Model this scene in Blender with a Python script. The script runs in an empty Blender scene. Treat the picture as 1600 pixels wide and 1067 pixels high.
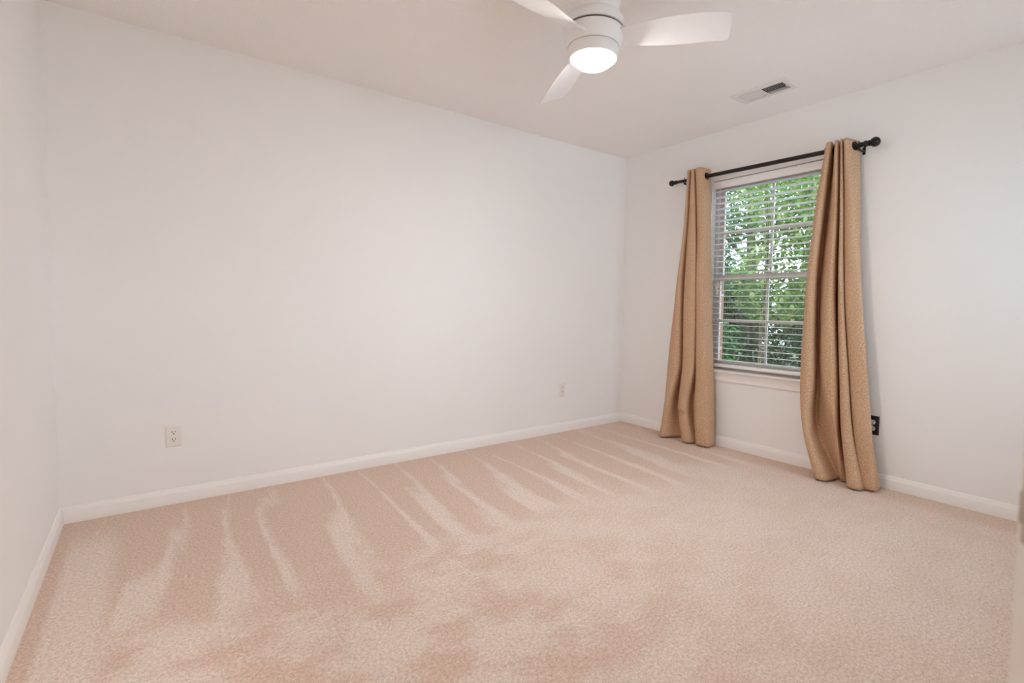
import bpy, bmesh, math, random
from mathutils import Vector, Matrix
PI = math.pi
random.seed(7)
scene = bpy.context.scene
C = scene.collection

# ------------------------------------------------------------------ camera, sky, exposure
cam_data = bpy.data.cameras.new('camera')
cam = bpy.data.objects.new('camera', cam_data)
C.objects.link(cam)
RIGHT_AXIS = Vector((0.7864558239656259, -0.6175067264963189, 0.013140764146305611))
UP_AXIS = Vector((0.02350492430098929, 0.05118242246028099, 0.998412679288831))
FORWARD = Vector((0.6171991214220522, 0.7848985936813098, -0.05476716309020472))
m = Matrix.Identity(4)
for i in range(3):
    m[i][0], m[i][1], m[i][2] = RIGHT_AXIS[i], UP_AXIS[i], -FORWARD[i]
m.translation = Vector((-3.50886849, -3.3159539, 1.07848663))
cam.matrix_world = m
cam_data.sensor_fit = 'HORIZONTAL'
cam_data.sensor_width = 36.0
cam_data.lens = 793.671734 / 1600 * 36
cam_data.shift_x = -54.8 / 1600
cam_data.shift_y = -12.06 / 1600
cam_data.clip_start = 0.02
cam_data.dof.use_dof = True
cam_data.dof.focus_distance = 3.6
cam_data.dof.aperture_fstop = 4.5
scene.camera = cam

SKY_STRENGTH = 6.0
LAMP_STRENGTH = 158.0
world = bpy.data.worlds.new('world')
scene.world = world
world.use_nodes = True
bg = world.node_tree.nodes['Background']
bg.inputs[0].default_value = (0.70, 0.86, 1.0, 1)
bg.inputs[1].default_value = SKY_STRENGTH

vs = scene.view_settings
vs.view_transform = 'Standard'
vs.look = 'None'
vs.gamma = 1.0
vs.exposure = 0.07
vs.use_curve_mapping = False
scene.cycles.max_bounces = 16           # a pale room: let the light bounce on
scene.cycles.diffuse_bounces = 14

# ------------------------------------------------------------------ helpers
def smooth(o, ang=40):
    for p in o.data.polygons:
        p.use_smooth = True
    try:
        o.data.set_sharp_from_angle(angle=math.radians(ang))
    except Exception:
        pass

def obj(name, bm, mat, parent=None, sm=True, ang=40):
    me = bpy.data.meshes.new(name)
    bmesh.ops.recalc_face_normals(bm, faces=bm.faces)
    bm.to_mesh(me)
    bm.free()
    o = bpy.data.objects.new(name, me)
    C.objects.link(o)
    if mat:
        for k in (mat if isinstance(mat, (list, tuple)) else [mat]):
            me.materials.append(k)
    if parent:
        o.parent = parent
    if sm:
        smooth(o, ang)
    return o

def tag(o, label, cat, group=None, kind=None):
    o['label'] = label
    o['category'] = cat
    if group:
        o['group'] = group
    if kind:
        o['kind'] = kind
    return o

def thing(name, label, cat, loc=(0, 0, 0), rotz=0, group=None):
    o = bpy.data.objects.new(name, None)
    C.objects.link(o)
    o.location = loc
    o.rotation_euler = (0, 0, rotz)
    o.empty_display_size = 0.05
    return tag(o, label, cat, group)

def structure(name, bm, mat, label=None, cat=None, sm=False):
    o = obj(name, bm, mat, None, sm)
    o['kind'] = 'structure'
    if label:
        o['label'] = label
        o['category'] = cat
    return o

def box(bm, x0, x1, y0, y1, z0, z1, mi=0):
    v = [bm.verts.new((x, y, z)) for x in (x0, x1) for y in (y0, y1) for z in (z0, z1)]
    for f in ((0, 1, 3, 2), (4, 6, 7, 5), (0, 4, 5, 1), (2, 3, 7, 6), (0, 2, 6, 4), (1, 5, 7, 3)):
        bm.faces.new([v[i] for i in f]).material_index = mi
    return v

def bbox(bm, x0, x1, y0, y1, z0, z1, r=0.003, seg=2):
    """box with rounded edges"""
    b2 = bmesh.new()
    box(b2, x0, x1, y0, y1, z0, z1)
    bmesh.ops.recalc_face_normals(b2, faces=b2.faces)
    bmesh.ops.bevel(b2, geom=b2.edges[:], offset=r, segments=seg, affect='EDGES', profile=0.5)
    merge(bm, b2)

def merge(bm, b2, mat=None):
    mp = {}
    for v in b2.verts:
        mp[v] = bm.verts.new(mat @ v.co if mat else v.co)
    for f in b2.faces:
        try:
            bm.faces.new([mp[v] for v in f.verts]).material_index = f.material_index
        except ValueError:
            pass
    b2.free()

def lathe(bm, prof, n=48, mat=None, cap=True):
    """prof: list of (r, z) revolved about Z"""
    rings = []
    for r, z in prof:
        if r < 1e-6:
            p = Vector((0, 0, z))
            rings.append([bm.verts.new(mat @ p if mat else p)])
        else:
            ring = []
            for i in range(n):
                a = 2 * PI * i / n
                p = Vector((r * math.cos(a), r * math.sin(a), z))
                ring.append(bm.verts.new(mat @ p if mat else p))
            rings.append(ring)
    for a, b in zip(rings, rings[1:]):
        if len(a) == 1 and len(b) == 1:
            continue
        for i in range(n):
            j = (i + 1) % n
            if len(a) == 1:
                bm.faces.new((a[0], b[i], b[j]))
            elif len(b) == 1:
                bm.faces.new((a[i], a[j], b[0]))
            else:
                bm.faces.new((a[i], a[j], b[j], b[i]))
    if cap:
        for ring in (rings[0], rings[-1]):
            if len(ring) > 1:
                bm.faces.new(ring)

def tube(bm, pts, rad, n=12, cap=True):
    pts = [Vector(p) for p in pts]
    rads = rad if isinstance(rad, (list, tuple)) else [rad] * len(pts)
    rings = []
    up = Vector((0.13, 0.31, 0.94)).normalized()
    for i, p in enumerate(pts):
        d = (pts[min(i + 1, len(pts) - 1)] - pts[max(i - 1, 0)]).normalized()
        ref = up if abs(d.dot(up)) < 0.95 else Vector((1, 0, 0))
        a = d.cross(ref).normalized()
        b = d.cross(a).normalized()
        rings.append([bm.verts.new(p + rads[i] * (math.cos(2 * PI * k / n) * a + math.sin(2 * PI * k / n) * b)) for k in range(n)])
    for r0, r1 in zip(rings, rings[1:]):
        for k in range(n):
            bm.faces.new((r0[k], r0[(k + 1) % n], r1[(k + 1) % n], r1[k]))
    if cap:
        bm.faces.new(rings[0])
        bm.faces.new(rings[-1])

def extrude_profile(bm, prof, p0, p1, out, up=Vector((0, 0, 1))):
    """sweep a 2-D profile (out, up) from p0 to p1"""
    p0, p1, out = Vector(p0), Vector(p1), Vector(out)
    a = [bm.verts.new(p0 + out * u + up * w) for u, w in prof]
    b = [bm.verts.new(p1 + out * u + up * w) for u, w in prof]
    n = len(prof)
    for i in range(n):
        j = (i + 1) % n
        bm.faces.new((a[i], a[j], b[j], b[i]))
    bm.faces.new(a)
    bm.faces.new(b[::-1])

# ------------------------------------------------------------------ materials
def mat_new(name):
    mt = bpy.data.materials.new(name)
    mt.use_nodes = True
    nt = mt.node_tree
    return mt, nt, nt.nodes['Principled BSDF']

def plain(name, col, rough=0.5, metal=0.0, spec=0.5):
    mt, nt, b = mat_new(name)
    b.inputs['Base Color'].default_value = (*col, 1)
    b.inputs['Roughness'].default_value = rough
    b.inputs['Metallic'].default_value = metal
    b.inputs['Specular IOR Level'].default_value = spec
    return mt

class N:
    """tiny node builder"""
    def __init__(s, nt):
        s.nt = nt
    def new(s, t, **kw):
        n = s.nt.nodes.new(t)
        for k, v in kw.items():
            setattr(n, k, v)
        return n
    def put(s, sock, v):
        if isinstance(v, bpy.types.NodeSocket):
            s.nt.links.new(v, sock)
        else:
            sock.default_value = v
    def math(s, op, a, b=None, c=None, clamp=False):
        n = s.new('ShaderNodeMath', operation=op, use_clamp=clamp)
        s.put(n.inputs[0], a)
        if b is not None:
            s.put(n.inputs[1], b)
        if c is not None:
            s.put(n.inputs[2], c)
        return n.outputs[0]
    def mix(s, f, a, b):
        n = s.new('ShaderNodeMix', data_type='RGBA')
        s.put(n.inputs[0], f)
        s.put(n.inputs[6], a)
        s.put(n.inputs[7], b)
        return n.outputs[2]
    def noise(s, vec, scale, detail=2.0, rough=0.5, dim='3D'):
        n = s.new('ShaderNodeTexNoise', noise_dimensions=dim)
        s.put(n.inputs['Vector'], vec)
        n.inputs['Scale'].default_value = scale
        n.inputs['Detail'].default_value = detail
        n.inputs['Roughness'].default_value = rough
        return n.outputs['Fac']
    def ramp(s, f, lo, hi):
        n = s.new('ShaderNodeMapRange', interpolation_type='SMOOTHSTEP')
        s.put(n.inputs[0], f)
        s.put(n.inputs[1], lo)
        s.put(n.inputs[2], hi)
        return n.outputs[0]
    def mapping(s, vec, scale=(1, 1, 1), loc=(0, 0, 0), rot=(0, 0, 0)):
        n = s.new('ShaderNodeMapping')
        s.put(n.inputs[0], vec)
        n.inputs['Location'].default_value = loc
        n.inputs['Rotation'].default_value = rot
        n.inputs['Scale'].default_value = scale
        return n.outputs[0]
    def bump(s, h, strength, dist, normal=None):
        n = s.new('ShaderNodeBump')
        n.inputs['Strength'].default_value = strength
        n.inputs['Distance'].default_value = dist
        s.put(n.inputs['Height'], h)
        if normal is not None:
            s.put(n.inputs['Normal'], normal)
        return n.outputs[0]

def rgba(r, g, b):
    return (r, g, b, 1)

def paint(name, col, rough, scale, strength, dist):
    mt, nt, b = mat_new(name)
    n = N(nt)
    co = n.new('ShaderNodeTexCoord').outputs['Object']
    h = n.noise(co, scale, 3.0, 0.6)
    nt.links.new(n.bump(h, strength, dist), b.inputs['Normal'])
    big = n.noise(co, 1.3, 2.0)
    c0 = tuple(x * 0.985 for x in col)
    nt.links.new(n.mix(n.ramp(big, 0.35, 0.65), rgba(*c0), rgba(*col)), b.inputs['Base Color'])
    b.inputs['Roughness'].default_value = rough
    b.inputs['Specular IOR Level'].default_value = 0.3
    return mt

M = {}
M['wall'] = paint('wall_paint', (0.868, 0.864, 0.857), 0.65, 220, 0.12, 0.002)
M['ceiling'] = paint('ceiling_texture', (0.935, 0.915, 0.905), 0.9, 120, 0.7, 0.006)
M['trim'] = paint('trim_paint', (0.88, 0.86, 0.845), 0.35, 60, 0.03, 0.001)
M['fan'] = plain('fan_white', (0.90, 0.90, 0.91), 0.35)
M['seam'] = plain('dark_seam', (0.05, 0.045, 0.04), 0.8)
M['vinyl'] = plain('window_vinyl', (0.60, 0.545, 0.52), 0.4)
def slat_material():
    mt, nt, b = mat_new('blind_white')
    n = N(nt)
    b.inputs['Base Color'].default_value = (0.93, 0.925, 0.92, 1)
    b.inputs['Roughness'].default_value = 0.4
    tl = n.new('ShaderNodeBsdfTranslucent')
    tl.inputs[0].default_value = (0.95, 0.95, 0.95, 1)
    ms = n.new('ShaderNodeMixShader')
    ms.inputs[0].default_value = 0.55
    nt.links.new(b.outputs[0], ms.inputs[1])
    nt.links.new(tl.outputs[0], ms.inputs[2])
    nt.links.new(ms.outputs[0], nt.nodes['Material Output'].inputs[0])
    return mt
M['blind'] = plain('rail_white', (0.92, 0.91, 0.91), 0.35)
M['cord'] = plain('cord_white', (0.72, 0.70, 0.68), 0.8)
M['tassel'] = plain('tassel_beige', (0.72, 0.60, 0.46), 0.5)
M['plate'] = plain('plate_ivory', (0.82, 0.79, 0.76), 0.3)
M['recept'] = plain('receptacle_ivory', (0.82, 0.78, 0.745), 0.3)
M['slot'] = plain('slot_dark', (0.012, 0.011, 0.01), 0.7)
M['black_plate'] = plain('plate_black', (0.018, 0.017, 0.018), 0.4)
M['knob'] = plain('satin_nickel', (0.50, 0.43, 0.37), 0.55, 0.7)
M['vent'] = plain('vent_white', (0.78, 0.745, 0.715), 0.45)
M['duct'] = plain('duct_dark', (0.06, 0.047, 0.04), 0.8)
M['door'] = paint('door_paint', (0.74, 0.695, 0.645), 0.4, 60, 0.03, 0.001)
M['ground'] = plain('leaf_litter', (0.09, 0.08, 0.05), 0.95)

M['slat'] = slat_material()

def rod_material():
    mt, nt, b = mat_new('rod_bronze')
    n = N(nt)
    co = n.new('ShaderNodeTexCoord').outputs['Object']
    f = n.noise(co, 25, 3)
    nt.links.new(n.mix(f, rgba(0.012, 0.009, 0.008), rgba(0.022, 0.017, 0.015)), b.inputs['Base Color'])
    b.inputs['Roughness'].default_value = 0.38
    b.inputs['Metallic'].default_value = 0.3
    return mt
M['rod'] = rod_material()

def carpet_material():
    mt, nt, b = mat_new('cut_pile_carpet')
    n = N(nt)
    co = n.new('ShaderNodeTexCoord').outputs['Object']
    sep = n.new('ShaderNodeSeparateXYZ')
    nt.links.new(co, sep.inputs[0])
    x, y = sep.outputs[0], sep.outputs[1]
    d = n.math('MULTIPLY', y, -1.0)                       # distance from the back wall
    # vacuum wedges: narrow at the wall, widening into the room
    wob = n.math('MULTIPLY', n.math('SUBTRACT', n.noise(n.mapping(co, (1.0, 0.10, 1)), 3.1, 2), 0.5), 0.50)
    slant = n.math('MULTIPLY', d, 0.11)
    u = n.math('DIVIDE', n.math('ADD', n.math('ADD', x, slant), wob), 0.235)
    fr = n.math('FRACT', n.math('ADD', u, 40.0))
    tri = n.math('ABSOLUTE', n.math('SUBTRACT', fr, 0.5))   # 0 at wedge centre .. .5
    width = n.math('MULTIPLY', n.math('SUBTRACT', d, 0.14), 0.17)
    width = n.math('MINIMUM', n.math('MAXIMUM', width, -0.02), 0.26)
    rag = n.math('MULTIPLY', n.math('SUBTRACT', n.noise(n.mapping(co, (1, 0.45, 1)), 18, 5, 0.65), 0.5), 0.34)
    e = n.math('SUBTRACT', n.math('ADD', width, rag), tri)
    wedge = n.ramp(e, -0.10, 0.10)
    fade = n.math('SUBTRACT', 1.0, n.ramp(n.math('ADD', d, n.math('MULTIPLY', n.math('SUBTRACT', n.noise(co, 1.7, 2), 0.5), 1.1)), 1.05, 1.5))
    # trodden patches in the rest of the room
    blot = n.noise(n.mapping(co, (1.5, 1.9, 1), (3.1, 1.2, 0)), 2.5, 4.0, 0.62)
    patch = n.ramp(blot, 0.37, 0.60)
    far_side = n.ramp(x, -2.9, -1.4)                        # little trodden towards the window
    patch = n.math('ADD', n.math('MULTIPLY', patch, n.math('SUBTRACT', 1.0, n.math('MULTIPLY', far_side, 0.72))), n.math('MULTIPLY', far_side, 0.42))
    nap = n.math('ADD', n.math('MULTIPLY', wedge, fade), n.math('MULTIPLY', patch, n.math('SUBTRACT', 1.0, fade)))
    # unvacuumed strips along the walls
    leftm = n.ramp(x, -3.815, -3.79)
    rightm = n.ramp(n.math('ADD', x, n.math('MULTIPLY', n.noise(co, 9, 2), 0.10)), -0.10, -0.22)
    nap = n.math('MULTIPLY', nap, n.math('MULTIPLY', leftm, rightm))
    # broad streak of brushed-up pile by the left wall
    st = n.math('MULTIPLY', n.ramp(x, -3.60, -3.69), leftm)
    st = n.math('MULTIPLY', st, n.ramp(d, 0.10, 0.5))
    nap = n.math('MAXIMUM', nap, n.math('MULTIPLY', st, 0.9))
    dark = n.mix(nap, rgba(0.70, 0.525, 0.425), rgba(0.79, 0.66, 0.575))
    # yarn flecks
    f1 = n.noise(co, 210, 2.0, 0.75)
    f2 = n.noise(co, 90, 2.0, 0.6)
    fl = n.math('ADD', n.math('MULTIPLY', f1, 0.55), n.math('MULTIPLY', f2, 0.45))
    k = n.new('ShaderNodeMapRange')
    n.put(k.inputs[0], fl)
    k.inputs[1].default_value = 0.30
    k.inputs[2].default_value = 0.70
    k.inputs[3].default_value = 0.60
    k.inputs[4].default_value = 1.34
    mul = n.new('ShaderNodeVectorMath', operation='MULTIPLY')
    nt.links.new(dark, mul.inputs[0])
    nt.links.new(k.outputs[0], mul.inputs[1])
    nt.links.new(mul.outputs[0], b.inputs['Base Color'])
    nt.links.new(n.bump(fl, 0.6, 0.006), b.inputs['Normal'])
    b.inputs['Roughness'].default_value = 1.0
    b.inputs['Specular IOR Level'].default_value = 0.1
    b.inputs['Sheen Weight'].default_value = 0.15
    return mt
M['carpet'] = carpet_material()

def fabric_material():
    mt, nt, b = mat_new('burlap_curtain')
    n = N(nt)
    co = n.new('ShaderNodeTexCoord').outputs['UV']
    v1 = n.noise(n.mapping(co, (420, 110, 1)), 1.0, 2)
    v2 = n.noise(n.mapping(co, (110, 420, 1)), 1.0, 2)
    f = n.math('MULTIPLY', n.math('ADD', v1, v2), 0.5)
    c = n.mix(n.ramp(f, 0.37, 0.63), rgba(0.37, 0.205, 0.112), rgba(0.72, 0.495, 0.335))
    big = n.noise(n.mapping(co, (6, 2, 1)), 1.0, 3)
    c = n.mix(n.math('MULTIPLY', n.ramp(big, 0.4, 0.7), 0.25), c, rgba(0.60, 0.42, 0.29))
    nt.links.new(c, b.inputs['Base Color'])
    nt.links.new(n.bump(f, 0.4, 0.002), b.inputs['Normal'])
    b.inputs['Roughness'].default_value = 0.95
    b.inputs['Specular IOR Level'].default_value = 0.15
    return mt
M['fabric'] = fabric_material()

def glass_material():
    mt, nt, b = mat_new('window_glass')
    n = N(nt)
    nt.nodes.remove(b)
    tr = n.new('ShaderNodeBsdfTransparent')
    tr.inputs[0].default_value = (0.96, 0.98, 0.97, 1)
    gl = n.new('ShaderNodeBsdfGlossy')
    gl.inputs['Roughness'].default_value = 0.02
    fr = n.new('ShaderNodeFresnel')
    fr.inputs[0].default_value = 1.45
    ms = n.new('ShaderNodeMixShader')
    nt.links.new(fr.outputs[0], ms.inputs[0])
    nt.links.new(tr.outputs[0], ms.inputs[1])
    nt.links.new(gl.outputs[0], ms.inputs[2])
    nt.links.new(ms.outputs[0], nt.nodes['Material Output'].inputs[0])
    return mt
M['glass'] = glass_material()

def lamp_material(name, strength, col=(1.0, 0.972, 0.95)):
    mt, nt, b = mat_new(name)
    b.inputs['Base Color'].default_value = (0.9, 0.9, 0.9, 1)
    b.inputs['Emission Color'].default_value = (*col, 1)
    b.inputs['Emission Strength'].default_value = strength
    return mt
M['lamp'] = lamp_material('lit_lamp_lens', LAMP_STRENGTH)

def leaf_material(name, a, b_, c):
    mt, nt, b = mat_new(name)
    n = N(nt)
    r = n.new('ShaderNodeNewGeometry').outputs['Random Per Island']
    col = n.mix(n.ramp(r, 0.0, 0.55), rgba(*a), rgba(*b_))
    col = n.mix(n.ramp(r, 0.6, 1.0), col, rgba(*c))
    nt.links.new(col, b.inputs['Base Color'])
    b.inputs['Roughness'].default_value = 0.45
    tl = n.new('ShaderNodeBsdfTranslucent')
    nt.links.new(col, tl.inputs[0])
    ms = n.new('ShaderNodeMixShader')
    ms.inputs[0].default_value = 0.42
    nt.links.new(b.outputs[0], ms.inputs[1])
    nt.links.new(tl.outputs[0], ms.inputs[2])
    nt.links.new(ms.outputs[0], nt.nodes['Material Output'].inputs[0])
    return mt
M['leaf_bright'] = leaf_material('leaves_bright', (0.08, 0.17, 0.035), (0.20, 0.31, 0.06), (0.36, 0.38, 0.16))
M['leaf_mid'] = leaf_material('leaves_mid', (0.035, 0.11, 0.035), (0.10, 0.21, 0.06), (0.20, 0.33, 0.22))
M['leaf_dark'] = leaf_material('leaves_dark', (0.03, 0.085, 0.035), (0.09, 0.17, 0.06), (0.24, 0.22, 0.16))

def bark_material():
    mt, nt, b = mat_new('bark')
    n = N(nt)
    co = n.new('ShaderNodeTexCoord').outputs['Object']
    f = n.noise(n.mapping(co, (30, 30, 6)), 1.0, 4)
    nt.links.new(n.mix(f, rgba(0.05, 0.04, 0.03), rgba(0.16, 0.12, 0.09)), b.inputs['Base Color'])
    nt.links.new(n.bump(f, 0.6, 0.01), b.inputs['Normal'])
    b.inputs['Roughness'].default_value = 0.9
    return mt
M['bark'] = bark_material()

def brick_material():
    mt, nt, b = mat_new('outside_brick')
    n = N(nt)
    co = n.new('ShaderNodeTexCoord').outputs['Object']
    br = n.new('ShaderNodeTexBrick')
    nt.links.new(n.mapping(co, (1, 1, 1), (0, 0, 0), (PI / 2, 0, PI / 2)), br.inputs[0])
    br.inputs['Color1'].default_value = (0.26, 0.13, 0.09, 1)
    br.inputs['Color2'].default_value = (0.34, 0.19, 0.13, 1)
    br.inputs['Mortar'].default_value = (0.45, 0.42, 0.38, 1)
    br.inputs['Scale'].default_value = 1.0
    br.inputs['Mortar Size'].default_value = 0.01
    br.inputs['Brick Width'].default_value = 0.215
    br.inputs['Row Height'].default_value = 0.075
    nt.links.new(br.outputs[0], b.inputs['Base Color'])
    b.inputs['Roughness'].default_value = 0.9
    return mt
M['brick'] = brick_material()

# ------------------------------------------------------------------ room shell
W, D, H, T = 3.863, 3.76, 2.44, 0.12
WY0, WY1, WZ0, WZ1 = -1.815, -0.925, 0.575, 2.066       # window opening in the right wall
VX0, VX1, VY0, VY1 = -0.508, -0.365, -1.745, -1.412     # hole of the air vent in the ceiling
DX0, DX1, DH = -3.245, -2.51, 2.05                      # doorway in the near wall
SX0, SX1 = -1.75, -0.15                                  # unseen second window, added in the near wall to light the room

bm = bmesh.new()
box(bm, -W - T, T, -D - T, T, -0.12, 0)
box(bm, -W - T, -1.9, -5.4, -D - T, -0.12, 0)
structure('floor', bm, M['carpet'])

bm = bmesh.new()
box(bm, -W - T, VX0, -D - T, T, H, H + 0.12)
box(bm, VX1, T, -D - T, T, H, H + 0.12)
box(bm, VX0, VX1, -D - T, VY0, H, H + 0.12)
box(bm, -W - T, -1.9, -5.4, -D - T, H, H + 0.12)
box(bm, VX0, VX1, VY1, T, H, H + 0.12)
structure('ceiling', bm, M['ceiling'])

bm = bmesh.new()
box(bm, -W - T, T, 0, T, 0, H)
structure('wall_back', bm, M['wall'])
bm = bmesh.new()
box(bm, -W - T, -W, -5.4, 0, 0, H)
structure('wall_left', bm, M['wall'])

bm = bmesh.new()
for x0, x1, k in ((0, T, 0), (T, T + 0.09, 1)):
    box(bm, x0, x1, -D - T, WY0, 0, H, k)
    box(bm, x0, x1, WY1, T if k else 0, 0, H, k)
    box(bm, x0, x1, WY0, WY1, 0, WZ0, k)
    box(bm, x0, x1, WY0, WY1, WZ1, H, k)
structure('wall_right', bm, [M['wall'], M['brick']])

bm = bmesh.new()
box(bm, -W, DX0, -D - T, -D, 0, H)
box(bm, DX0, DX1, -D - T, -D, DH, H)
box(bm, DX1, SX0, -D - T, -D, 0, H)
box(bm, SX0, SX1, -D - T, -D, 0, WZ0)
box(bm, SX0, SX1, -D - T, -D, WZ1, H)
box(bm, SX1, 0, -D - T, -D, 0, H)
structure('wall_near', bm, M['wall'])
bm = bmesh.new()
box(bm, -W, -2.0, -5.4, -5.28, 0, H)
structure('wall_hall_end', bm, M['wall'])
bm = bmesh.new()
box(bm, -2.0, -1.9, -5.4, -D - T, 0, H)
structure('wall_hall_side', bm, M['wall'])

# baseboards
PROF = [(0, 0), (0.014, 0), (0.014, 0.056), (0.0125, 0.060), (0.0105, 0.0625), (0.0095, 0.067), (0.0065, 0.073), (0.004, 0.0785), (0, 0.080)]
def baseboard(name, p0, p1, out):
    bm = bmesh.new()
    extrude_profile(bm, PROF, p0, p1, out)
    structure(name, bm, M['trim'], None, None, True)
baseboard('baseboard_back', (-W, 0, 0), (0, 0, 0), (0, -1, 0))
baseboard('baseboard_right', (0, -0.014, 0), (0, -D, 0), (-1, 0, 0))
baseboard('baseboard_left', (-W, -0.014, 0), (-W, -D, 0), (1, 0, 0))
bm = bmesh.new()
extrude_profile(bm, PROF, (DX1 + 0.076, -D, 0), (-0.014, -D, 0), (0, 1, 0))
extrude_profile(bm, PROF, (-W + 0.014, -D, 0), (DX0 - 0.076, -D, 0), (0, 1, 0))
structure('baseboard_near', bm, M['trim'], None, None, True)

# doorway casing
bm = bmesh.new()
for x0, x1 in ((DX0 - 0.075, DX0), (DX1, DX1 + 0.075)):
    bbox(bm, x0, x1, -D, -D + 0.015, 0, DH + 0.075, 0.004)
bbox(bm, DX0, DX1, -D, -D + 0.015, DH, DH + 0.075, 0.004)
for x0, x1 in ((DX0, DX0 + 0.018), (DX1 - 0.018, DX1)):
    box(bm, x0, x1, -D - T, -D - 0.001, 0, DH)
box(bm, DX0, DX1, -D - T, -D - 0.001, DH - 0.018, DH)
structure('trim_1', bm, M['trim'])

# the door, ajar, its latch edge at the right border of the view
A = Vector((-3.014, -3.244, 0))
PHI = math.radians(-46.7)
door = bpy.data.objects.new('door_1', None)
C.objects.link(door)
door.location = A
door.rotation_euler = (0, 0, PHI)
door['kind'] = 'structure'
door['label'] = 'off-white door ajar at the right edge, only its latch edge showing'
door['category'] = 'door'
bm = bmesh.new()                                   # local x along the slab, local -y through its thickness
bbox(bm, 0, 0.711, -0.035, 0, 0.012, 2.035, 0.002)
for z0, z1 in ((0.20, 0.80), (1.0, 1.90)):
    for x0, x1 in ((0.10, 0.315), (0.396, 0.611)):
        for y0, y1 in ((-0.039, -0.033), (-0.002, 0.004)):
            for a in ((x0, x1, z0, z0 + 0.02), (x0, x1, z1 - 0.02, z1), (x0, x0 + 0.02, z0 + 0.02, z1 - 0.02), (x1 - 0.02, x1, z0 + 0.02, z1 - 0.02)):
                box(bm, a[0], a[1], y0, y1, a[2], a[3])
obj('door_slab', bm, M['door'], door, True)
KNOB = [(0.0, 0.0), (0.031, 0.0), (0.031, 0.005), (0.027, 0.008), (0.013, 0.010), (0.011, 0.018), (0.013, 0.023), (0.020, 0.027), (0.0245, 0.034), (0.0245, 0.041), (0.020, 0.049), (0.011, 0.0535), (0.0, 0.0545)]
for s in (1, -1):
    bm = bmesh.new()
    lathe(bm, KNOB, 32, Matrix.Translation((0.058, 0 if s > 0 else -0.035, 0.942)) @ Matrix.Rotation(-s * PI / 2, 4, 'X'))
    obj('door_knob', bm, M['knob'], door)
bm = bmesh.new()
bbox(bm, -0.0012, 0.001, -0.030, -0.005, 0.913, 0.971, 0.0005, 1)
bbox(bm, -0.009, 0.0, -0.023, -0.012, 0.930, 0.954, 0.002)
obj('latch_plate', bm, M['knob'], door)
for z in (0.22, 1.02, 1.82):
    bm = bmesh.new()
    lathe(bm, [(0.0, z - 0.045), (0.0055, z - 0.045), (0.0055, z + 0.045), (0.0, z + 0.045)], 12, Matrix.Translation((0.713, 0.004, 0)))
    obj('hinge', bm, M['knob'], door)

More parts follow.
